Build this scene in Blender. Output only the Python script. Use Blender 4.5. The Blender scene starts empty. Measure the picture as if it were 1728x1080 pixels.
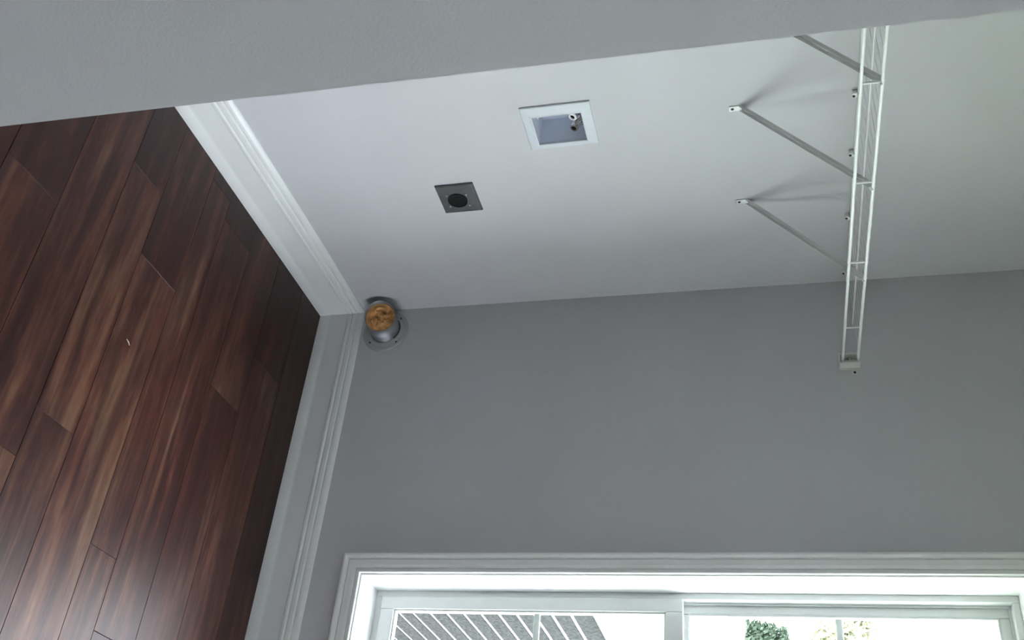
import bpy, bmesh, math, random
from mathutils import Vector, Matrix

random.seed(7)
scene = bpy.context.scene
col = scene.collection

# ------------------------------------------------------------------ camera
# the phone was held on its side: the picture's right is the room's up
CAM = Vector((-2.6304, -1.8819, 1.4918))
RIGHT = Vector((0.5540, -0.8305, -0.0582))     # room right as the camera saw it
UP = Vector((0.2329, 0.0875, 0.9686))
FWD = Vector((0.7993, 0.5501, -0.2419))
cd = bpy.data.cameras.new('camera')
cd.sensor_width = 36.0
cd.lens = 34.754
cd.clip_start = 0.02
cam = bpy.data.objects.new('camera', cd)
col.objects.link(cam)
m = Matrix((UP, -RIGHT, -FWD)).transposed().to_4x4()
m.translation = CAM
cam.matrix_world = m
scene.camera = cam

# ------------------------------------------------------------------ world (bright overcast sky) and exposure
world = bpy.data.worlds.new('overcast_sky')
scene.world = world
world.use_nodes = True
bg = world.node_tree.nodes['Background']
bg.inputs[0].default_value = (0.89, 0.94, 1.035, 1)
bg.inputs[1].default_value = 16.0
vs = scene.view_settings
vs.view_transform = 'Standard'
vs.look = 'None'
vs.gamma = 1.0
vs.use_curve_mapping = False
vs.exposure = 0.28

# ------------------------------------------------------------------ materials
def nodes_of(name):
    mt = bpy.data.materials.new(name)
    mt.use_nodes = True
    nt = mt.node_tree
    return mt, nt, nt.nodes, nt.links, nt.nodes['Principled BSDF']

def plain(name, rgb, rough=0.5, metal=0.0, var=0.06, scale=30.0, bump=0.0, bscale=200.0, spec=0.5):
    mt, nt, N, L, b = nodes_of(name)
    tc = N.new('ShaderNodeTexCoord')
    no = N.new('ShaderNodeTexNoise'); no.inputs['Scale'].default_value = scale; no.inputs['Detail'].default_value = 3
    L.new(tc.outputs['Object'], no.inputs['Vector'])
    rp = N.new('ShaderNodeValToRGB')
    rp.color_ramp.elements[0].position = 0.3; rp.color_ramp.elements[1].position = 0.7
    rp.color_ramp.elements[0].color = tuple(c * (1 - var) for c in rgb) + (1,)
    rp.color_ramp.elements[1].color = tuple(min(1, c * (1 + var)) for c in rgb) + (1,)
    L.new(no.outputs['Fac'], rp.inputs['Fac'])
    L.new(rp.outputs['Color'], b.inputs['Base Color'])
    b.inputs['Roughness'].default_value = rough
    b.inputs['Metallic'].default_value = metal
    b.inputs['Specular IOR Level'].default_value = spec
    if bump:
        n2 = N.new('ShaderNodeTexNoise'); n2.inputs['Scale'].default_value = bscale; n2.inputs['Detail'].default_value = 2
        L.new(tc.outputs['Object'], n2.inputs['Vector'])
        bp = N.new('ShaderNodeBump'); bp.inputs['Strength'].default_value = bump; bp.inputs['Distance'].default_value = 0.002
        L.new(n2.outputs['Fac'], bp.inputs['Height']); L.new(bp.outputs['Normal'], b.inputs['Normal'])
    return mt

WALL = plain('blue_grey_wall_paint', (0.607, 0.598, 0.618), 0.62, var=0.025, scale=3.0, bump=0.12, bscale=320.0, spec=0.35)
CEIL = plain('flat_white_ceiling_paint', (0.84, 0.84, 0.82), 0.8, var=0.02, bump=0.1)
TRIM = plain('white_semigloss_trim', (0.84, 0.845, 0.84), 0.34, var=0.02, scale=8.0)
VINYL = plain('white_vinyl', (0.68, 0.70, 0.69), 0.38, var=0.015)
WIRE = plain('white_epoxy_wire', (0.91, 0.92, 0.91), 0.35, var=0.02)
BRACEM = plain('grey_white_brace_steel', (0.68, 0.69, 0.68), 0.4, var=0.03)
BRACKET = plain('white_plastic_bracket', (0.70, 0.69, 0.66), 0.5, var=0.03)
BOXP = plain('white_plastic_box', (0.64, 0.67, 0.71), 0.42, var=0.02)
TUBP = plain('white_plastic_tub_blue_shade', (0.74, 0.78, 0.88), 0.5, var=0.02)  # blue of the shaded recess put into the plastic's colour
STEEL = plain('brushed_steel_plate', (0.115, 0.115, 0.12), 0.45, metal=0.5, var=0.12, scale=60)
BLACK = plain('black_receptacle_plastic', (0.006, 0.006, 0.0065), 0.6, var=0.2, spec=0.15)
SLOT = plain('slot_darkness', (0.003, 0.003, 0.003), 0.9, var=0.1)
CHROME = plain('chromed_brass', (0.62, 0.58, 0.54), 0.2, metal=1.0, var=0.05)
COPPERY = plain('dull_copper_pipe', (0.22, 0.13, 0.10), 0.4, metal=0.8, var=0.15)
SCREW = plain('zinc_screw', (0.62, 0.61, 0.58), 0.35, metal=0.8, var=0.1)
DARKSCREW = plain('dark_drywall_screw', (0.02, 0.02, 0.022), 0.6, var=0.2)
DUCT = plain('galvanised_duct', (0.30, 0.30, 0.32), 0.45, metal=0.5, var=0.12, scale=25)
FLANGE = plain('grey_white_flange_plastic', (0.44, 0.45, 0.45), 0.5, var=0.04)
TAN = plain('orange_tan_insulation', (0.66, 0.34, 0.13), 0.85, var=0.4, scale=45, bump=0.6, bscale=60)
SUB = plain('dark_subfloor', (0.012, 0.009, 0.008), 0.9, var=0.2)
CHIP = plain('pale_wood_chip', (0.6, 0.5, 0.4), 0.8, var=0.1)
BOARD = plain('grey_speckled_board', (0.038, 0.038, 0.0385), 0.95, var=0.4, scale=60, bump=0.3, bscale=150, spec=0.0)
BACKING = plain('white_fence_backing', (0.75, 0.76, 0.74), 0.7, var=0.03)
GROUND = plain('pale_dry_lawn', (0.49, 0.54, 0.42), 0.95, var=0.15, scale=2.0)
LEAFD = plain('evergreen_needles', (0.045, 0.062, 0.045), 0.9, var=0.4, scale=6, spec=0.05)
LEAFP = plain('pale_spring_leaves', (0.26, 0.26, 0.18), 0.9, var=0.35, scale=4, spec=0.05)
BARK = plain('grey_bark', (0.22, 0.19, 0.16), 0.9, var=0.3, scale=12)
EXT = plain('exterior_siding_paint', (0.5, 0.5, 0.5), 0.8, var=0.03)

def glass_material():
    mt = bpy.data.materials.new('window_glass'); mt.use_nodes = True
    nt = mt.node_tree; N = nt.nodes; L = nt.links
    for n in list(N): N.remove(n)
    out = N.new('ShaderNodeOutputMaterial')
    tr = N.new('ShaderNodeBsdfTransparent'); tr.inputs[0].default_value = (0.96, 0.975, 0.965, 1)
    gl = N.new('ShaderNodeBsdfGlossy'); gl.inputs['Roughness'].default_value = 0.02
    fr = N.new('ShaderNodeFresnel')
    # light leaving the pane bends as it does on entering it: no total reflection inside the thin sheet
    ge = N.new('ShaderNodeNewGeometry'); mr = N.new('ShaderNodeMapRange')
    mr.inputs['To Min'].default_value = 1.45; mr.inputs['To Max'].default_value = 1 / 1.45
    L.new(ge.outputs['Backfacing'], mr.inputs['Value']); L.new(mr.outputs[0], fr.inputs[0])
    mx = N.new('ShaderNodeMixShader')
    L.new(fr.outputs[0], mx.inputs[0]); L.new(tr.outputs[0], mx.inputs[1]); L.new(gl.outputs[0], mx.inputs[2])
    L.new(mx.outputs[0], out.inputs['Surface'])
    return mt
GLASS = glass_material()

def plank_material():
    # one wood for all planks; the object colour is each plank's own stain, with sheen painted into one (r = how light, g = how red)
    mt, nt, N, L, b = nodes_of('dark_walnut_laminate')
    tc = N.new('ShaderNodeTexCoord')
    oi = N.new('ShaderNodeObjectInfo')
    mul = N.new('ShaderNodeMath'); mul.operation = 'MULTIPLY'; mul.inputs[1].default_value = 37.0
    L.new(oi.outputs['Random'], mul.inputs[0])
    cmb = N.new('ShaderNodeCombineXYZ')
    L.new(mul.outputs[0], cmb.inputs[0]); L.new(mul.outputs[0], cmb.inputs[1])
    add = N.new('ShaderNodeVectorMath'); add.operation = 'ADD'
    L.new(tc.outputs['Object'], add.inputs[0]); L.new(cmb.outputs[0], add.inputs[1])
    def streak(sx, sy, detail, dist):
        mp = N.new('ShaderNodeMapping'); mp.inputs['Scale'].default_value = (sx, sy, 8)
        L.new(add.outputs[0], mp.inputs['Vector'])
        n = N.new('ShaderNodeTexNoise'); n.inputs['Scale'].default_value = 1.0
        n.inputs['Detail'].default_value = detail; n.inputs['Distortion'].default_value = dist
        L.new(mp.outputs[0], n.inputs['Vector'])
        return n.outputs['Fac']
    wide = streak(24, 1.2, 5, 0.8)
    fine = streak(120, 9, 5, 0.5)
    blot = streak(11, 1.9, 6, 1.0)
    mott = streak(60, 15, 4, 0.5)
    hue = streak(9, 2.2, 4, 0.8)
    def math_(op, a, bb):
        n = N.new('ShaderNodeMath'); n.operation = op
        for i, v in enumerate((a, bb)):
            if isinstance(v, (int, float)): n.inputs[i].default_value = v
            else: L.new(v, n.inputs[i])
        return n.outputs[0]
    sp = N.new('ShaderNodeSeparateColor'); L.new(oi.outputs['Color'], sp.inputs[0])
    v = None
    for src, k in ((wide, 1.15), (blot, 0.95), (fine, 0.30), (mott, 0.35)):
        t = math_('MULTIPLY', math_('SUBTRACT', src, 0.5), k)
        v = t if v is None else math_('ADD', v, t)
    v = math_('ADD', v, math_('SUBTRACT', sp.outputs[0], 0.075))
    def ramp(cs):
        rp = N.new('ShaderNodeValToRGB'); e = rp.color_ramp.elements
        e[0].position = cs[0][0]; e[0].color = cs[0][1] + (1,)
        e[1].position = cs[-1][0]; e[1].color = cs[-1][1] + (1,)
        for pos, c in cs[1:-1]: e.new(pos).color = c + (1,)
        L.new(v, rp.inputs['Fac'])
        return rp.outputs['Color']
    red = ramp([(0.0, (0.0170, 0.0046, 0.0040)), (0.28, (0.034, 0.0092, 0.0072)), (0.5, (0.074, 0.0230, 0.0150)), (0.75, (0.135, 0.058, 0.034)), (1.0, (0.24, 0.125, 0.075))])
    tan = ramp([(0.0, (0.0175, 0.0060, 0.0048)), (0.28, (0.034, 0.0122, 0.0088)), (0.5, (0.068, 0.030, 0.0195)), (0.75, (0.135, 0.078, 0.047)), (1.0, (0.25, 0.165, 0.105))])
    mx = N.new('ShaderNodeMix'); mx.data_type = 'RGBA'
    mr = N.new('ShaderNodeMapRange'); mr.inputs['From Min'].default_value = 0.35; mr.inputs['From Max'].default_value = 0.65
    L.new(hue, mr.inputs['Value']); L.new(mr.outputs[0], mx.inputs['Factor'])
    L.new(red, mx.inputs['A']); L.new(tan, mx.inputs['B'])
    L.new(mx.outputs['Result'], b.inputs['Base Color'])
    b.inputs['Roughness'].default_value = 0.40
    b.inputs['Specular IOR Level'].default_value = 0.30
    b.inputs['Specular Tint'].default_value = (1.0, 0.90, 0.90, 1)
    bp = N.new('ShaderNodeBump'); bp.inputs['Strength'].default_value = 0.18; bp.inputs['Distance'].default_value = 0.002
    L.new(fine, bp.inputs['Height']); L.new(bp.outputs['Normal'], b.inputs['Normal'])
    return mt
PLANK = plank_material()

# ------------------------------------------------------------------ mesh helpers
def link(name, me, mat, parent=None, loc=(0, 0, 0)):
    o = bpy.data.objects.new(name, me)
    col.objects.link(o)
    o.location = loc
    if mat and not me.materials: me.materials.append(mat)
    if parent: o.parent = parent
    return o

def obj(name, bm, mat, parent=None, loc=(0, 0, 0), smooth=False):
    bmesh.ops.recalc_face_normals(bm, faces=bm.faces)
    me = bpy.data.meshes.new(name)
    bm.to_mesh(me); bm.free()
    if smooth:
        for p in me.polygons: p.use_smooth = True
    return link(name, me, mat, parent, loc)

def tag(o, label=None, cat=None, group=None, kind=None):
    if label: o['label'] = label
    if cat: o['category'] = cat
    if group: o['group'] = group
    if kind: o['kind'] = kind
    return o

def empty(name, loc=(0, 0, 0)):
    o = bpy.data.objects.new(name, None); col.objects.link(o); o.location = loc
    o.empty_display_size = 0.05
    return o

def add_box(bm, lo, hi, bevel=0.0):
    r = bmesh.ops.create_cube(bm, size=1.0)
    vs_ = r['verts']
    c = [(a + b) / 2 for a, b in zip(lo, hi)]; s = [b - a for a, b in zip(lo, hi)]
    for v in vs_: v.co = Vector((c[i] + v.co[i] * s[i] for i in range(3)))
    if bevel:
        es = list({e for v in vs_ for e in v.link_edges})
        bmesh.ops.bevel(bm, geom=es, offset=bevel, segments=2, affect='EDGES', profile=0.6)
    return bm

def box(lo, hi, bevel=0.0):
    return add_box(bmesh.new(), lo, hi, bevel)

def add_tube(bm, pts, r, n=8, cap=True):
    pts = [Vector(p) for p in pts]
    rings = []
    for i, p in enumerate(pts):
        d = (pts[min(i + 1, len(pts) - 1)] - pts[max(i - 1, 0)]).normalized()
        a = Vector((0, 0, 1)) if abs(d.z) < 0.9 else Vector((1, 0, 0))
        s = d.cross(a).normalized(); t = d.cross(s)
        rr = r[i] if isinstance(r, (list, tuple)) else r
        rings.append([bm.verts.new(p + (s * math.cos(2 * math.pi * k / n) + t * math.sin(2 * math.pi * k / n)) * rr) for k in range(n)])
    for a, b in zip(rings, rings[1:]):
        for k in range(n): bm.faces.new((a[k], a[(k + 1) % n], b[(k + 1) % n], b[k]))
    if cap:
        bm.faces.new(rings[0]); bm.faces.new(rings[-1])
    return bm

def tube(pts, r, n=8, cap=True):
    return add_tube(bmesh.new(), pts, r, n, cap)

def add_lathe(bm, prof, origin, axis, n=32, close=False):
    """prof: list of (radius, distance along axis)."""
    origin = Vector(origin); axis = Vector(axis).normalized()
    a = Vector((0, 0, 1)) if abs(axis.z) < 0.9 else Vector((1, 0, 0))
    s = axis.cross(a).normalized(); t = axis.cross(s)
    rings = []
    for r, h in prof:
        if r < 1e-6: rings.append([bm.verts.new(origin + axis * h)])
        else: rings.append([bm.verts.new(origin + axis * h + (s * math.cos(2 * math.pi * k / n) + t * math.sin(2 * math.pi * k / n)) * r) for k in range(n)])
    prs = list(zip(rings, rings[1:]))
    if close: prs.append((rings[-1], rings[0]))
    for A, B in prs:
        for k in range(n):
            k2 = (k + 1) % n
            if len(A) == 1 and len(B) == 1: continue
            if len(A) == 1: bm.faces.new((A[0], B[k2], B[k]))
            elif len(B) == 1: bm.faces.new((A[k], A[k2], B[0]))
            else: bm.faces.new((A[k], A[k2], B[k2], B[k]))
    return bm

def lathe(prof, origin, axis, n=32, close=False):
    return add_lathe(bmesh.new(), prof, origin, axis, n, close)

def shade_auto(o, angle=35):
    for p in o.data.polygons: p.use_smooth = True
    try: o.data.set_sharp_from_angle(angle=math.radians(angle))
    except Exception: pass
    return o

def holed_slab(us, vs_, holes, front, back, make):
    """slab in (u,v) between depths front and back with rectangular holes; us/vs_ grid lines; holes = set of (i,j) cells; make(u,v,d)->co"""
    bm = bmesh.new(); cache = {}
    def V(i, j, d):
        k = (i, j, d)
        if k not in cache: cache[k] = bm.verts.new(make(us[i], vs_[j], front if d == 0 else back))
        return cache[k]
    ni, nj = len(us) - 1, len(vs_) - 1
    solid = lambda i, j: 0 <= i < ni and 0 <= j < nj and (i, j) not in holes
    for i in range(ni):
        for j in range(nj):
            if not solid(i, j): continue
            for d in (0, 1): bm.faces.new((V(i, j, d), V(i + 1, j, d), V(i + 1, j + 1, d), V(i, j + 1, d)))
            for (di, dj, a, b_) in ((-1, 0, (i, j), (i, j + 1)), (1, 0, (i + 1, j), (i + 1, j + 1)), (0, -1, (i, j), (i + 1, j)), (0, 1, (i, j + 1), (i + 1, j + 1))):
                if not solid(i + di, j + dj):
                    bm.faces.new((V(*a, 0), V(*b_, 0), V(*b_, 1), V(*a, 1)))
    return bm

def sweep(prof, p0, p1, nrm, m0=0.0, m1=0.0):
    """baseboard: prof = [(distance from wall, z)], from p0 to p1, nrm = into the room; m0/m1 = mitre (+1 inside corner, -1 outside)"""
    bm = bmesh.new()
    p0 = Vector(p0); p1 = Vector(p1); nrm = Vector(nrm); d = (p1 - p0).normalized()
    A = []; B = []
    for o, z in prof:
        A.append(bm.verts.new(p0 + nrm * o + d * (o * m0) + Vector((0, 0, z))))
        B.append(bm.verts.new(p1 + nrm * o - d * (o * m1) + Vector((0, 0, z))))
    n = len(prof)
    for i in range(n):
        j = (i + 1) % n
        bm.faces.new((A[i], A[j], B[j], B[i]))
    bm.faces.new(A); bm.faces.new(list(reversed(B)))
    return bm

# ------------------------------------------------------------------ room dimensions (metres); corner of the two seen walls at the origin
XL = -4.3       # far left wall
YR = -4.2       # wall behind the camera
ZC = 2.62       # ceiling
WT = 0.19       # outer wall thickness
# window opening in wall_right
WY0, WY1 = -0.946, -1.885      # jamb faces
WZ0, WZ1 = 0.321, 2.105
# washer box in wall_back
BX0, BX1, BZ0, BZ1 = -0.8365, -0.7325, 0.9415, 1.0765
HB = 0.160

# walls
bm = holed_slab([XL, BX0, BX1, WT], [-0.1, BZ0, BZ1, ZC], {(1, 1)}, 0.0, 0.16, lambda u, v, d: (u, d, v))
wall_back = tag(obj('wall_back', bm, WALL), 'blue-grey painted wall carrying the wire shelf', None, None, 'structure')
bm = holed_slab([YR, WY1 - 0.02, WY0 + 0.02, 0.0], [-0.1, WZ0 - 0.02, WZ1 + 0.02, ZC], {(1, 1)}, 0.0, WT, lambda u, v, d: (d, u, v))
wall_right = tag(obj('wall_right', bm, WALL), 'shaded blue-grey wall around the white window', None, None, 'structure')
# partition: its free end stands a little out of plumb
PX0, PX1, PYF, PYB = -2.1404, -2.1080, -1.30, -1.18
bm = bmesh.new()
cs = []
for z, x in ((-0.02, PX0), (ZC, PX1)):
    cs.append([bm.verts.new((XL, PYF, z)), bm.verts.new((x, PYF, z)), bm.verts.new((x, PYB, z)), bm.verts.new((XL, PYB, z))])
bm.faces.new(cs[0]); bm.faces.new(cs[1])
for k in range(4): bm.faces.new((cs[0][k], cs[0][(k + 1) % 4], cs[1][(k + 1) % 4], cs[1][k]))
ee = [e for e in bm.edges if abs(e.verts[0].co.z - e.verts[1].co.z) > 1 and e.verts[0].co.x > -3]
bmesh.ops.bevel(bm, geom=ee, offset=0.004, segments=3, affect='EDGES')
tag(obj('wall_partition', bm, WALL), 'near blue-grey partition wall end along the frame edge', None, None, 'structure')
TL = -3.70            # where the unseen window, added for fill light, stands along the left wall
bm = holed_slab([YR, 0.926 + TL, 1.905 + TL, 0.16], [-0.1, 1.48, WZ1 + 0.02, ZC], {(1, 1)}, XL, XL - WT, lambda u, v, d: (d, u, v))
tag(obj('wall_left', bm, WALL), kind='structure')
# rear wall with an added hallway whose depth aims light from an added window
HX0, HX1, HZ, HY = -1.25, -0.20, 2.25, -5.45
TR_ = (HX0 + HX1) / 2 + 1.4155
bm = holed_slab([XL - WT, HX0, HX1, WT], [-0.1, 0.0, HZ, ZC], {(1, 1)}, YR, YR - 0.12, lambda u, v, d: (u, d, v))
tag(obj('wall_rear', bm, WALL), kind='structure')
tag(obj('wall_added_hall_left', box((HX0 - 0.12, HY, -0.1), (HX0, YR - 0.12, HZ)), WALL), kind='structure')
tag(obj('wall_added_hall_right', box((HX1, HY, -0.1), (HX1 + 0.12, YR - 0.12, HZ)), WALL), kind='structure')
tag(obj('ceiling_added_hall', box((HX0 - 0.12, HY - WT, HZ), (HX1 + 0.12, YR - 0.12, HZ + 0.1)), CEIL), kind='structure')
tag(obj('floor_hall', box((HX0, HY, -0.1), (HX1, YR, 0.0)), PLANK), kind='structure')  # floor of the added hallway
bm = holed_slab([HX0 - 0.12, WY1 - 0.02 + TR_, WY0 + 0.02 + TR_, HX1 + 0.12], [-0.1, WZ0 - 0.02, WZ1 + 0.02, HZ], {(1, 1)}, HY, HY - WT, lambda u, v, d: (u, d, v))
tag(obj('wall_added_hall_end', bm, WALL), kind='structure')
tag(obj('ceiling', box((XL - WT, YR - 0.12, ZC), (WT, 0.16, ZC + 0.1)), CEIL), kind='structure')

# floor: subfloor slab, planks laid along y as parts
floor = tag(obj('floor', box((XL, YR, -0.1), (0.0, 0.0, -0.0065)), SUB), 'dark reddish-brown wood plank floor', None, None, 'structure')
strips = [0.0, -0.170, -0.352, -0.522, -0.683, -0.788, -0.957, -1.092, -1.255, -1.425, -1.56]
while strips[-1] > XL + 0.2:
    strips.append(strips[-1] - random.choice((0.135, 0.165, 0.17)))
strips[-1] = XL
# known end joints (y) and tones of the planks in view, one lifted for sheen: {strip index: [(y_far, y_near, tone), ...]}
known = {
    0: [(0.0, -0.975, 0.20), (-0.975, -2.1, 0.42)],
    1: [(0.0, -0.385, 0.14), (-0.385, -1.58, 0.46)],
    2: [(0.0, -0.585, 0.40), (-0.585, -1.75, 0.34)],
    3: [(0.0, -0.123, 0.18), (-0.123, -1.32, 0.42)],
    4: [(0.0, -0.06, 0.30), (-0.06, -1.155, 0.46), (-1.155, -2.3, 0.43)],  # last plank's tone raised to paint in the floor sheen
    5: [(0.0, -0.46, 0.30), (-0.46, -1.70, 0.54)],
    6: [(0.0, -0.273, 0.26), (-0.273, -0.969, 0.50), (-0.969, -2.15, 0.42)],
    7: [(0.0, -1.087, 0.44), (-1.087, -2.25, 0.64)],
    8: [(0.0, -0.55, 0.30), (-0.55, -1.75, 0.40)],
    9: [(0.0, -0.9, 0.38), (-0.9, -2.1, 0.36)],
}
mesh_cache = {}
def plank(x0, x1, y0, y1, tone):
    w = abs(x1 - x0); l = abs(y1 - y0)
    key = (round(w, 3), round(l, 3))
    if key not in mesh_cache:
        g = 0.0005; b = 0.0006; h = 0.006
        bm_ = bmesh.new()
        a = (w / 2 - g, l / 2 - g)
        rows = []
        for (ix, z) in ((0, -h), (0, -b), (b, 0)):
            rows.append([bm_.verts.new((sx * (a[0] - ix), sy * (a[1] - ix), z)) for sx, sy in ((-1, -1), (1, -1), (1, 1), (-1, 1))])
        for A, B in zip(rows, rows[1:]):
            for k in range(4): bm_.faces.new((A[k], A[(k + 1) % 4], B[(k + 1) % 4], B[k]))
        bm_.faces.new(rows[-1])
        bmesh.ops.recalc_face_normals(bm_, faces=bm_.faces)
        me = bpy.data.meshes.new('plank'); bm_.to_mesh(me); bm_.free(); me.materials.append(PLANK)
        mesh_cache[key] = me
    o = bpy.data.objects.new('plank', mesh_cache[key]); col.objects.link(o)
    o.parent = floor
    o.location = ((x0 + x1) / 2, (y0 + y1) / 2, 0)
    o.color = (tone, 0.5, 0.5, 1)
for i in range(len(strips) - 1):
    segs = list(known.get(i, [(0.0, -random.uniform(0.3, 1.2), random.uniform(0.2, 0.5))]))
    y = segs[-1][1]
    while y > YR + 0.05:
        y2 = max(YR, y - random.choice((1.1, 1.2, 1.2)))
        if y2 - YR < 0.25: y2 = YR
        segs.append((y, y2, random.uniform(0.22, 0.5))); y = y2
    for (a, b, t) in segs: plank(strips[i + 1], strips[i], b, a, t)

# baseboards (moulded, bright foot)
BP = [(0.0, 0.0), (0.0185, 0.0), (0.0185, 0.010), (0.0172, 0.020), (0.0150, 0.029), (0.0128, 0.036), (0.0122, 0.042), (0.0122, 0.103),
      (0.0150, 0.107), (0.0150, 0.113), (0.0108, 0.1165), (0.0108, 0.119), (0.0135, 0.123), (0.0128, 0.133), (0.0085, 0.1365), (0.0085, 0.139),
      (0.0105, 0.1425), (0.0095, 0.150), (0.0060, 0.157), (0.0030, HB), (0.0, HB)]
def baseboard(name, p0, p1, n, m0, m1, label=None):
    o = obj(name, sweep(BP, p0, p1, n, m0, m1), TRIM)
    tag(o, label, None, None, 'structure')
    return o
baseboard('baseboard_back', (XL, 0, 0), (0, 0, 0), (0, -1, 0), 1, 1, 'white moulded baseboard under the wire shelf wall')
baseboard('baseboard_right', (0, 0, 0), (0, YR, 0), (-1, 0, 0), 1, 1, 'white moulded baseboard below the window wall')
baseboard('baseboard_partition', (PX0, PYF, 0), (XL, PYF, 0), (0, -1, 0), -1, 1)
baseboard('baseboard_end', (PX0, PYB, 0), (PX0, PYF, 0), (1, 0, 0), -1, -1)
baseboard('baseboard_closet', (XL, PYB, 0), (PX0, PYB, 0), (0, 1, 0), 1, -1)
baseboard('baseboard_rear', (HX0, YR, 0), (XL, YR, 0), (0, 1, 0), 0, 1)
baseboard('baseboard_left', (XL, YR, 0), (XL, PYF, 0), (1, 0, 0), 1, 1)

# ------------------------------------------------------------------ window
def rect_frame(y0, y1, z0, z1, w, x0, x1, bevel=0.0025, wz0=None, wz1=None):
    """frame of four members; y0 > y1"""
    bm_ = bmesh.new()
    wz0 = w if wz0 is None else wz0; wz1 = w if wz1 is None else wz1
    add_box(bm_, (x0, y0 - w, z0), (x1, y0, z1), bevel)
    add_box(bm_, (x0, y1, z0), (x1, y1 + w, z1), bevel)
    add_box(bm_, (x0 + 0.0004, y1 + w, z0), (x1, y0 - w, z0 + wz0), bevel)
    add_box(bm_, (x0 + 0.0004, y1 + w, z1 - wz1), (x1, y0 - w, z1), bevel)
    return bm_

def build_window(wname, wlabel, mat_, WZ0, mid, mza, mzb):
    win = tag(obj(wname, rect_frame(WY0, WY1, WZ0, WZ1, 0.018, 0.135, WT, 0.002), VINYL), wlabel, None, None, 'structure')
    # frame track lip
    obj('frame_stop', rect_frame(WY0 - 0.018, WY1 + 0.018, WZ0 + 0.018, WZ1 - 0.018, 0.006, 0.163, 0.169, 0.001), VINYL, win)
    # jamb boards lining the opening
    jb = 0.019
    obj('jamb', box((-0.001, WY0, WZ0 - jb), (WT, WY0 + jb, WZ1 + jb)), TRIM, win)
    obj('jamb', box((-0.001, WY1 - jb, WZ0 - jb), (WT, WY1, WZ1 + jb)), TRIM, win)
    obj('jamb', box((-0.001, WY1, WZ0 - jb), (WT, WY0, WZ0)), TRIM, win)
    obj('jamb', box((-0.001, WY1, WZ1), (WT, WY0, WZ1 + jb)), TRIM, win)
    # casing: mitred picture frame, profile (distance outward from inner edge, thickness)
    CP = [(0.0, 0.0), (0.0, 0.010), (0.002, 0.0115), (0.010, 0.0115), (0.013, 0.0095), (0.016, 0.0115), (0.022, 0.0135), (0.036, 0.0150), (0.040, 0.0120),
          (0.043, 0.0150), (0.050, 0.0180), (0.055, 0.0180), (0.057, 0.0165), (0.057, 0.0)]
    rv = 0.005
    iy0, iy1, iz0, iz1 = WY0 + rv, WY1 - rv, WZ0 - rv, WZ1 + rv
    corners = [((iy0, iz0), (1, -1)), ((iy0, iz1), (1, 1)), ((iy1, iz1), (-1, 1)), ((iy1, iz0), (-1, -1))]
    for k in range(4):
        bm = bmesh.new(); A = []; B = []
        (ca, da), (cb, db) = corners[k], corners[(k + 1) % 4]
        for s, t in CP:
            A.append(bm.verts.new((-t, ca[0] + da[0] * s, ca[1] + da[1] * s)))
            B.append(bm.verts.new((-t, cb[0] + db[0] * s, cb[1] + db[1] * s)))
        n = len(CP)
        for i in range(n): bm.faces.new((A[i], A[(i + 1) % n], B[(i + 1) % n], B[i]))
        bm.faces.new(A); bm.faces.new(B)
        obj('casing', bm, TRIM, win)
    # sashes
    def sash(name, z0, z1, x0, x1, w, wz0, wz1, mz):
        y0, y1 = WY0 - 0.0185, WY1 + 0.0185
        s = obj(name, rect_frame(y0, y1, z0, z1, w, x0, x1, 0.003, wz0, wz1), VINYL, win)
        xg = (x0 + x1) / 2
        # glazing bead
        obj('glazing_bead', rect_frame(y0 - w, y1 + w, z0 + wz0, z1 - wz1, 0.005, xg - 0.010, xg + 0.012, 0.001), VINYL, s)
        obj('glass_pane', box((xg - 0.0025, y1 + w, z0 + wz0), (xg + 0.0025, y0 - w, z1 - wz1)), GLASS, s)
        obj('muntin', box((xg + 0.004, y1 + w, mz - 0.009), (xg + 0.010, y0 - w, mz + 0.009), 0.0015), VINYL, s)
        ym = (y0 + y1) / 2
        obj('muntin', box((xg + 0.004, ym - 0.009, z0 + wz0), (xg + 0.010, ym + 0.009, z1 - wz1), 0.0015), VINYL, s)
        return s
    lower = sash('lower_sash', WZ0 + 0.019, mid, 0.128, 0.160, 0.038, 0.044, 0.048, mza)
    upper = sash('upper_sash', mid - 0.035, WZ1 - 0.019, 0.171, WT - 0.001, 0.030, 0.045, 0.030, mzb)
    obj('sash_lock', box((0.134, (WY0 + WY1) / 2 - 0.03, mid + 0.0005), (0.156, (WY0 + WY1) / 2 + 0.03, mid + 0.016), 0.004), VINYL, lower)
    win.matrix_world = mat_
    return win
build_window('window_1', 'white single-hung window with moulded casing and grilles', Matrix(), WZ0, 1.240, 0.820, 1.655)
build_window('window_added_left', 'white single-hung window added unseen in the wall opposite for fill light', Matrix.Translation((XL, TL, 0)) @ Matrix.Rotation(math.pi, 4, 'Z'), 1.50, 1.82, 1.66, 1.95)  # invented source, added to lift the dim window wall
build_window('window_added_hall', 'white single-hung window added unseen at the hallway end for fill light', Matrix.Translation((TR_, HY, 0)) @ Matrix.Rotation(-math.pi / 2, 4, 'Z'), WZ0, 1.240, 0.820, 1.655)  # invented source behind the camera, added to brighten the shelf wall

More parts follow.
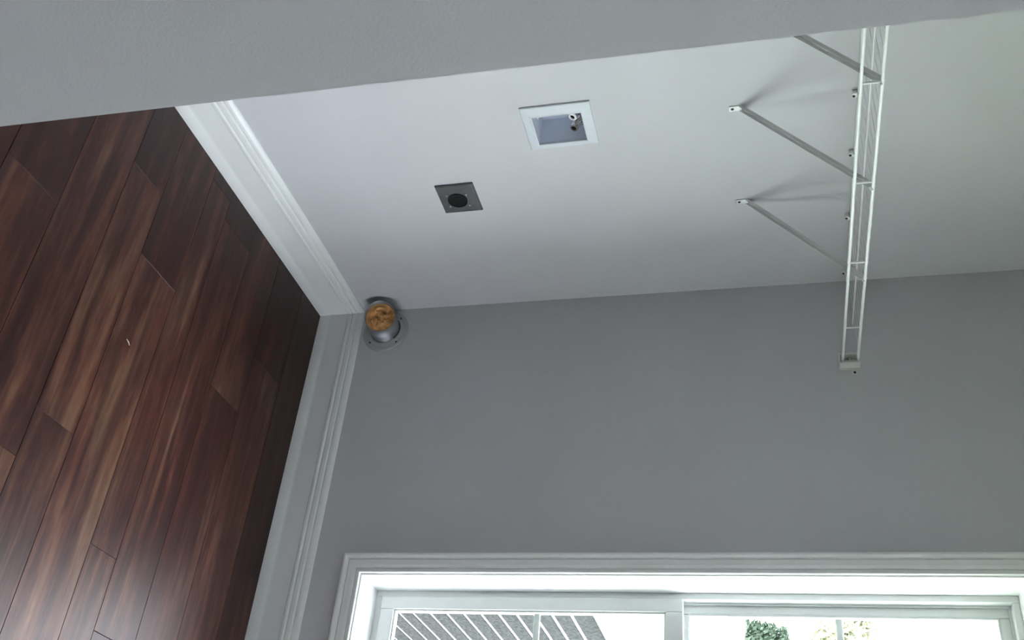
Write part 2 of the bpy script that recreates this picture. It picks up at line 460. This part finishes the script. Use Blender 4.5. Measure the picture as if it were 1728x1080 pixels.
# ------------------------------------------------------------------ wire shelf
YS, ZU, ZL_, ZD = -0.300, 1.765, 1.723, 1.765
SX0, SX1 = -2.15, -0.012
shelf = tag(empty('wire_shelf', (SX1, 0, ZU)), 'white wire shelf on diagonal braces high on the wall', 'shelf')
def sp(name, bm_, mat, parent=shelf, smooth=True):
    bmesh.ops.translate(bm_, verts=bm_.verts, vec=-shelf.location)
    o = obj(name, bm_, mat, parent)
    if smooth: shade_auto(o, 50)
    return o
sp('front_rod', tube([(SX0, YS, ZU), (SX1, YS, ZU)], 0.0040, 10), WIRE)
sp('hanging_rod', tube([(SX0, YS, ZL_), (SX1, YS, ZL_)], 0.0040, 10), WIRE)
sp('middle_rod', tube([(SX0, -0.183, ZU - 0.004), (SX1 - 0.02, -0.183, ZU - 0.004)], 0.0024, 8), WIRE)
sp('back_rod', tube([(SX0, -0.010, ZU - 0.004), (SX1, -0.010, ZU - 0.004)], 0.0026, 8), WIRE)
bm = bmesh.new()
x = SX1 - 0.0254
while x > SX0:
    add_tube(bm, [(x, -0.008, ZU + 0.001), (x, YS - 0.001, ZU + 0.0045)], 0.0006, 5)
    x -= 0.0508
tag(sp('deck_wires', bm, WIRE), kind='stuff')
for x in (-0.195, -0.497, -0.803, -1.110, -1.415, -1.72):
    sp('drop_link', tube([(x, YS, ZU - 0.001), (x, YS, ZL_ + 0.001)], 0.0028, 8), WIRE)
# braces: folded channel with a flattened foot tab and a hook at the front rod
def brace(x0, x1):
    root = Vector((x0, -0.004, 1.474)); top = Vector((x1, YS + 0.004, ZU - 0.006))
    d = (top - root).normalized(); s = Vector((1, 0, 0)); s = (s - d * s.dot(d)).normalized(); n = s.cross(d).normalized()
    if n.y > 0: n = -n                      # n: outward/down side of the channel
    bm_ = bmesh.new()
    w, h, t = 0.0082, 0.0085, 0.0012
    prof = [(-w, h), (-w, 0), (w, 0), (w, h), (w - t, h), (w - t, t), (-w + t, t), (-w + t, h)]
    A = [bm_.verts.new(root + s * a + n * (b - h)) for a, b in prof]; B = [bm_.verts.new(top + s * a * 0.9 + n * (b - h)) for a, b in prof]
    for i in range(8): bm_.faces.new((A[i], A[(i + 1) % 8], B[(i + 1) % 8], B[i]))
    bm_.faces.new(A); bm_.faces.new(B)
    o = sp('support_brace', bm_, BRACEM, shelf, False)
    # foot tab flat against the wall
    f = box((x0 - 0.0085, -0.0035, 1.449), (x0 + 0.0085, -0.0002, 1.481), 0.0012)
    sp('foot_tab', f, WIRE, o, False)
    sp('foot_screw', lathe([(0, 0.0012), (0.0036, 0.0010), (0.0040, 0.0), (0, 0)], (x0, -0.0036, 1.4575), (0, -1, 0), 12), DARKSCREW, o, False)
    hk = [top + d * -0.004 + Vector((0, -0.004, 0.001))]
    for k in range(9):
        a = math.radians(200 + k * 27)
        hk.append(Vector((x1, YS + math.cos(a) * 0.0062, ZU + math.sin(a) * 0.0062)))
    sp('hook', tube(hk, 0.0024, 6), WIRE, o)
for a, b in ((-0.422, -0.4200), (-0.786, -0.781), (-1.125, -1.108), (-1.50, -1.50), (-1.86, -1.86)):
    brace(a, b)
for x in (-0.060, -0.324, -0.585, -0.797, -1.04, -1.30, -1.56, -1.82):
    c = box((x - 0.008, -0.014, 1.746), (x + 0.008, -0.0004, 1.7585), 0.0025)
    add_box(c, (x - 0.005, -0.0165, 1.756), (x + 0.005, -0.003, 1.770), 0.002)
    o = sp('wall_clip', c, WIRE, shelf, False)
    sp('clip_pin', lathe([(0, 0.003), (0.0032, 0.0026), (0.0034, 0.0), (0, 0)], (x, -0.0138, 1.7500), (0, -1, 0), 10), DARKSCREW, o, False)
# end bracket on the window wall
bm = box((-0.0045, -0.322, 1.712), (-0.0004, -0.276, 1.772), 0.0012)
add_box(bm, (-0.034, -0.318, 1.7125), (-0.004, -0.280, 1.7165), 0.001)
add_box(bm, (-0.034, -0.318, 1.712), (-0.004, -0.3105, 1.772), 0.0015)
add_box(bm, (-0.034, -0.2885, 1.712), (-0.004, -0.281, 1.772), 0.0015)
add_box(bm, (-0.018, -0.316, 1.7405), (-0.004, -0.284, 1.7460), 0.001)
add_box(bm, (-0.004, -0.340, 1.745), (-0.0005, -0.320, 1.764), 0.0012)
eb = sp('end_bracket', bm, BRACKET, shelf, False)
eb['label'] = 'off-white plastic end bracket'
sp('bracket_screw', lathe([(0, 0.0014), (0.0036, 0.0010), (0.004, 0.0), (0, 0)], (-0.004, -0.3325, 1.7545), (-1, 0, 0), 12), DARKSCREW, eb, False)

# ------------------------------------------------------------------ washer outlet box (recessed)
bx = tag(empty('washer_outlet_box', (-0.7925, 0, BZ0)), 'recessed white washing-machine outlet box with chrome valves in the wall', 'outlet box')
def bp_(name, bm_, mat, parent=bx, smooth=False):
    bmesh.ops.translate(bm_, verts=bm_.verts, vec=-bx.location)
    o = obj(name, bm_, mat, parent)
    if smooth: shade_auto(o, 40)
    return o
# flange ring with sloping face
fo = (-0.8695, -0.7150, 0.9165, 1.1035); fi = (-0.8345, -0.7345, 0.9435, 1.0745)
bm = bmesh.new()
def ring(r, y): return [bm.verts.new((r[0], y, r[2])), bm.verts.new((r[1], y, r[2])), bm.verts.new((r[1], y, r[3])), bm.verts.new((r[0], y, r[3]))]
sh = lambda r, d: (r[0] + d, r[1] - d, r[2] + d, r[3] - d)
rs = [ring(fo, -0.0002), ring(fo, -0.0035), ring(sh(fo, 0.002), -0.0052), ring(sh(fi, -0.006), -0.0075), ring(sh(fi, -0.0025), -0.0085), ring(fi, -0.0075), ring(fi, 0.0)]
for A, B in zip(rs, rs[1:]):
    for k in range(4): bm.faces.new((A[k], A[(k + 1) % 4], B[(k + 1) % 4], B[k]))
bp_('face_flange', bm, BOXP)
# tub
bm = bmesh.new()
rs = [ring(fi, 0.0005), ring(sh(fi, 0.003), 0.082), ring(sh(fi, -0.0006), 0.0845), ring(sh(fi, -0.0012), 0.0005)]
for A, B in zip(rs[:2], rs[1:2]):
    for k in range(4): bm.faces.new((A[k], A[(k + 1) % 4], B[(k + 1) % 4], B[k]))
bm.faces.new(rs[1])
for k in range(4): bm.faces.new((rs[2][k], rs[2][(k + 1) % 4], rs[3][(k + 1) % 4], rs[3][k]))
for k in range(4): bm.faces.new((rs[0][k], rs[0][(k + 1) % 4], rs[3][(k + 1) % 4], rs[3][k]))
bm.faces.new(rs[2])
bp_('box_tub', bm, TUBP)
def valve(x, zb, y, tilt, big, washer):
    b = lathe([(0, 0), (0.0078, 0), (0.0078, -0.006), (0.0095, -0.007), (0.0095, -0.016), (0.0075, -0.018), (0.0075, -0.030), (0, -0.030)], (x, y, 1.0738), (0, 0, 1), 18)
    v = bp_('valve', b, CHROME, smooth=True)
    ax = Vector((tilt, -1, -0.35)).normalized()
    o = Vector((x, y, zb))
    nz = lathe([(0.0070, 0.0), (0.0095, 0.004), (0.0115, 0.008), (0.0115, 0.024), (0.0105, 0.027), (0.0072, 0.027), (0.0070, 0.012), (0, 0.012)], o, ax, 22)
    n = bp_('hose_outlet', nz, CHROME, v, True)
    bp_('outlet_bore', lathe([(0, 0.0165), (0.0069, 0.0165), (0.0069, 0.0125), (0, 0.0125)], o, ax, 18), SLOT, v)
    if washer:
        w = bp_('hose_washer', lathe([(0.0066, 0.0262), (0.0112, 0.0262), (0.0118, 0.0285), (0.0100, 0.0302), (0.0066, 0.0302)], o, ax, 24, True), WIRE, v, True)
        w['label'] = 'bright white ring on the outlet'
    lv = tube([(x, y - 0.004, zb + 0.012), (x + big * 0.012, y - 0.018, zb + 0.010), (x + big * 0.017, y - 0.026, zb - 0.004)], [0.0042, 0.0036, 0.0046], 8)
    bp_('lever', lv, CHROME, v, True)
    return v
valve(-0.811, 1.058, 0.030, -0.10, 1, True)
valve(-0.768, 1.053, 0.030, -0.10, -1, False)
for x in (-0.811, -0.768):
    bp_('supply_nipple', lathe([(0, 0), (0.0062, 0), (0.0062, 0.020), (0, 0.020)], (x, 0.0625, 1.0545), (0, 0, 1), 14), COPPERY, smooth=True)
bp_('drain_ring', lathe([(0.012, 0), (0.019, 0), (0.019, 0.004), (0.012, 0.004)], (-0.80, 0.048, 0.9466), (0, 0, 1), 22, True), BOXP, smooth=True)

# ------------------------------------------------------------------ dryer receptacle
dr = tag(empty('dryer_outlet', (-0.546, 0, 0.604)), 'square grey steel wall plate with round black dryer receptacle', 'outlet')
def dp(name, bm_, mat, parent=dr, smooth=False):
    bmesh.ops.translate(bm_, verts=bm_.verts, vec=-dr.location)
    o = obj(name, bm_, mat, parent)
    if smooth: shade_auto(o, 40)
    return o
px0, px1, pz0, pz1 = -0.6065, -0.4860, 0.6025, 0.7175
bm = bmesh.new()
P_ = (px0, px1, pz0, pz1)
rs = [ring(P_, -0.0002), ring(P_, -0.0035), ring(sh(P_, 0.0025), -0.0062), ring(sh(P_, 0.006), -0.0070)]
for A, B in zip(rs, rs[1:]):
    for k in range(4): bm.faces.new((A[k], A[(k + 1) % 4], B[(k + 1) % 4], B[k]))
bm.faces.new(rs[-1]); bm.faces.new(rs[0])
dp('wall_plate', bm, STEEL)
ctr = (-0.5425, -0.0070, 0.6560)
rc = dp('receptacle', lathe([(0.0290, 0.0), (0.0290, 0.0030), (0.0272, 0.0040), (0.0262, 0.0022), (0, 0.0022)], ctr, (0, -1, 0), 36), BLACK, smooth=True)
for (ox, oz, w, h) in ((-0.011, 0.003, 0.0022, 0.008), (0.011, 0.003, 0.0022, 0.008)):
    dp('blade_slot', box((ctr[0] + ox - w, -0.0098, ctr[2] + oz - h), (ctr[0] + ox + w, -0.0090, ctr[2] + oz + h)), SLOT, rc)
bm = box((ctr[0] - 0.0065, -0.0098, ctr[2] - 0.0135), (ctr[0] + 0.0025, -0.0090, ctr[2] - 0.0100))
add_box(bm, (ctr[0] - 0.0065, -0.00979, ctr[2] - 0.0185), (ctr[0] - 0.0032, -0.0090, ctr[2] - 0.0136))
dp('neutral_slot', bm, SLOT, rc)
dp('ground_hole', lathe([(0, 0.0028), (0.0035, 0.0028), (0.0035, 0.002), (0, 0.002)], (ctr[0], -0.0070, ctr[2] + 0.0165), (0, -1, 0), 14), SLOT, rc)
for (sx, sz) in ((-0.5650, 0.6285), (-0.5620, 0.6875), (-0.5170, 0.6260), (-0.5150, 0.6855)):
    dp('plate_screw', lathe([(0, 0.0016), (0.0024, 0.0013), (0.0033, 0.0), (0, 0.0)], (sx, -0.0070, sz), (0, -1, 0), 12), SCREW)

# ------------------------------------------------------------------ dryer vent
VC = Vector((0, -0.088, 0.2515))
vent = tag(empty('dryer_vent', (0, VC.y, VC.z - 0.08)), 'round dryer vent stub low on the window wall near the corner', 'vent')
def vp(name, bm_, mat, parent=vent, smooth=True):
    bmesh.ops.translate(bm_, verts=bm_.verts, vec=-vent.location)
    o = obj(name, bm_, mat, parent)
    if smooth: shade_auto(o, 40)
    return o
fl = vp('flange', lathe([(0.052, 0.0004), (0.081, 0.0004), (0.081, 0.004), (0.078, 0.007), (0.072, 0.0075), (0.066, 0.006), (0.062, 0.009), (0.052, 0.010)], VC, (-1, 0, 0), 48, True), FLANGE)
# short flexible stub whose mouth leans towards the room
MOUTH = Vector((-0.068, -0.0690, 0.2500)); AXIS = Vector((-0.90, -0.36, 0.20)).normalized()
def stub_ring(bm_, t, r, k_=40):
    c = (VC + Vector((-0.003, 0, 0))).lerp(MOUTH, t); n = Vector((-1, 0, 0)).lerp(AXIS, t ** 0.8).normalized()
    u = n.cross(Vector((0, 0, 1))).normalized(); w = n.cross(u)
    return [bm_.verts.new(c + (u * math.cos(2 * math.pi * k / k_) + w * math.sin(2 * math.pi * k / k_)) * r) for k in range(k_)]
bm = bmesh.new()
rings = [stub_ring(bm, t, r) for t, r in ((0.0, 0.0525), (0.2, 0.0520), (0.45, 0.0520), (0.5, 0.0532), (0.56, 0.0532), (0.6, 0.0520), (0.93, 0.0525), (0.97, 0.0538), (1.0, 0.0530),
                                        (0.99, 0.0508), (0.9, 0.0503), (0.5, 0.0503), (0.1, 0.0503))]
for A, B in zip(rings, rings[1:] + rings[:1]):
    for k in range(40): bm.faces.new((A[k], A[(k + 1) % 40], B[(k + 1) % 40], B[k]))
dk = vp('duct', bm, DUCT)
# crumpled tan plug inside the mouth of the duct
bm = bmesh.new()
rr = random.Random(3)
rings = []
for i in range(8):
    f = i / 7
    c = stub_ring(bm, 0.93 - 0.06 * f, 0.0501 * max(f, 1e-4), 20 if i else 20)
    for v in c:
        if 0 < i < 7: v.co += Vector((-1, -0.3, 0.2)) * rr.uniform(-0.009, 0.005)
    rings.append(c)
for A, B in zip(rings, rings[1:]):
    for k in range(20): bm.faces.new((A[k], B[k], B[(k + 1) % 20], A[(k + 1) % 20]))
bmesh.ops.remove_doubles(bm, verts=bm.verts, dist=1e-4)
pl = vp('packing', bm, TAN)
pl['label'] = 'crumpled orange-tan packing inside the duct mouth'
for (y, z) in ((-0.0445, 0.2990), (-0.1275, 0.2890), (-0.1290, 0.2080)):
    dd = Vector((0, y - VC.y, z - VC.z)).normalized() * 0.0675
    vp('flange_screw', lathe([(0, 0.0022), (0.0030, 0.0018), (0.0038, 0.0), (0, 0)], VC + dd + Vector((-0.006, 0, 0)), (-1, 0, 0), 12), DARKSCREW, fl)
# damper strap from the duct to the screws
for (a, b) in (((-0.0445, 0.2990), (-0.1275, 0.2890)),):
    p = [VC + Vector((-0.014, math.cos(t) * 0.0545, math.sin(t) * 0.0545)) for t in [math.radians(q) for q in range(55, 140, 8)]]
    vp('clamp_band', tube(p, 0.0022, 6), DARKSCREW, dk)

# small splinter on the floor
bm = bmesh.new()
add_tube(bm, [(-0.008, 0.004, 0), (0.0, 0.0012, 0.0006), (0.009, -0.004, 0)], [0.0006, 0.0016, 0.0006], 6)
o = obj('wood_splinter', bm, CHIP, None, (-0.895, -0.685, 0.0016))
tag(o, 'tiny pale splinter lying on the dark planks', 'splinter')

# ------------------------------------------------------------------ outdoors
# lawn that rises away from the house
bm = bmesh.new()
prof = [(-200.0, -0.78), (-20.0, -0.78), (0.0, -0.76), (3, -0.72), (6.0, -0.62), (9.0, -0.30), (13.0, 0.35), (17.0, 0.98), (22.0, 1.20), (60.0, 1.25), (200.0, 1.25)]
rows = [[bm.verts.new((x, y, z)) for y in (-120, -30, -10, -3, 0, 4, 10, 40, 120)] for x, z in prof]
for A, B in zip(rows, rows[1:]):
    for k in range(8): bm.faces.new((A[k], A[k + 1], B[k + 1], B[k]))
lawn = obj('lawn', bm, GROUND, None, (0, 0, 0), True)
tag(lawn, 'pale sunlit lawn rising outside the window', None, None, 'structure')
# low board wall standing out from the house
fence = tag(empty('board_wall', (WT + 0.02, -0.28, -0.72)), 'low grey board wall with white joints outside the lower sash', 'wall')
def fp(name, bm_, mat):
    bmesh.ops.translate(bm_, verts=bm_.verts, vec=-fence.location)
    return obj(name, bm_, mat, fence)
FX0, FX1 = WT + 0.02, 6.2
fp('backing', box((FX0, -0.288, -0.80), (FX1, -0.18, 0.575)), BACKING)
zs = [-0.80, -0.695, -0.600, -0.505, -0.4235, -0.325, -0.230, -0.135, -0.038, 0.060, 0.158, 0.254, 0.350, 0.452, 0.578]
for a, b in zip(zs, zs[1:]):
    fp('board', box((FX0, -0.300, a + 0.011), (FX1, -0.286, b - (0.011 if b < 0.5 else 0.0)), 0.002), BOARD)
fp('cap', box((FX0, -0.315, 0.579), (FX1 + 0.02, -0.165, 0.612), 0.004), BACKING)

def leaf_cloud(n, fn, size, rnd):
    bm_ = bmesh.new()
    for _ in range(n):
        c = fn(); s = size * rnd.uniform(0.6, 1.4)
        a = Vector((rnd.gauss(0, 1), rnd.gauss(0, 1), rnd.gauss(0, 1))).normalized()
        b = a.orthogonal().normalized(); c2 = a.cross(b)
        q = [c + b * s, c + c2 * s * 0.45, c - b * s, c - c2 * s * 0.45]
        bm_.faces.new([bm_.verts.new(v) for v in q])
    return bm_
rnd = random.Random(11)
# evergreen shrub on the slope
sh_ = tag(empty('evergreen_shrub', (16.5, 3.72, 0.85)), 'dark evergreen shrub on the slope beyond the upper sash', 'shrub')
def f_():
    h = rnd.random() ** 1.2
    r = (1 - 0.55 * h) * 0.46 * math.sqrt(rnd.random()) * rnd.uniform(0.7, 1.1); a = rnd.uniform(0, 6.283)
    return Vector((math.cos(a) * r, math.sin(a) * r, 0.1 + h * 0.72))
tag(obj('foliage', leaf_cloud(1500, f_, 0.055, rnd), LEAFD, sh_), kind='stuff')
obj('stem', tube([(0, 0, -0.15), (0.01, 0, 0.3), (0, 0.02, 0.7)], [0.04, 0.03, 0.012], 7), BARK, sh_)
# pale deciduous trees
def tree(x, y, z, h, r, label, seed):
    rd = random.Random(seed)
    t = tag(empty('leafy_tree', (x, y, z)), label, 'tree', 'pale trees outside the window')
    obj('trunk', tube([(0, 0, -0.3), (0.03, 0.02, h * 0.3), (0.0, 0.05, h * 0.62), (0.02, 0.0, h * 0.9)], [0.13, 0.10, 0.07, 0.02], 8), BARK, t)
    for k in range(6):
        a = rd.uniform(0, 6.28); z0 = h * rd.uniform(0.35, 0.65)
        obj('branch', tube([(0, 0.02, z0), (math.cos(a) * r * 0.45, math.sin(a) * r * 0.45, z0 + h * 0.12), (math.cos(a) * r * 0.8, math.sin(a) * r * 0.8, z0 + h * 0.2)], [0.045, 0.03, 0.012], 6), BARK, t)
    blobs = [(Vector((rd.uniform(-.7, .7) * r, rd.uniform(-.7, .7) * r, h * rd.uniform(0.45, 0.95))), r * rd.uniform(0.3, 0.5)) for _ in range(14)]
    def g():
        c, s = rd.choice(blobs)
        v = Vector((rd.gauss(0, 1), rd.gauss(0, 1), rd.gauss(0, 1))).normalized()
        return c + v * s * rd.random() ** 0.5
    tag(obj('foliage', leaf_cloud(2600, g, 0.09, rd), LEAFP, t), kind='stuff')
tree(21.5, 4.9, 1.2, 2.9, 1.0, 'pale leafy tree above the evergreen shrub, the taller one', 5)
tree(24.5, 4.6, 1.2, 1.9, 0.9, 'small pale tree behind the taller leafy tree', 9)
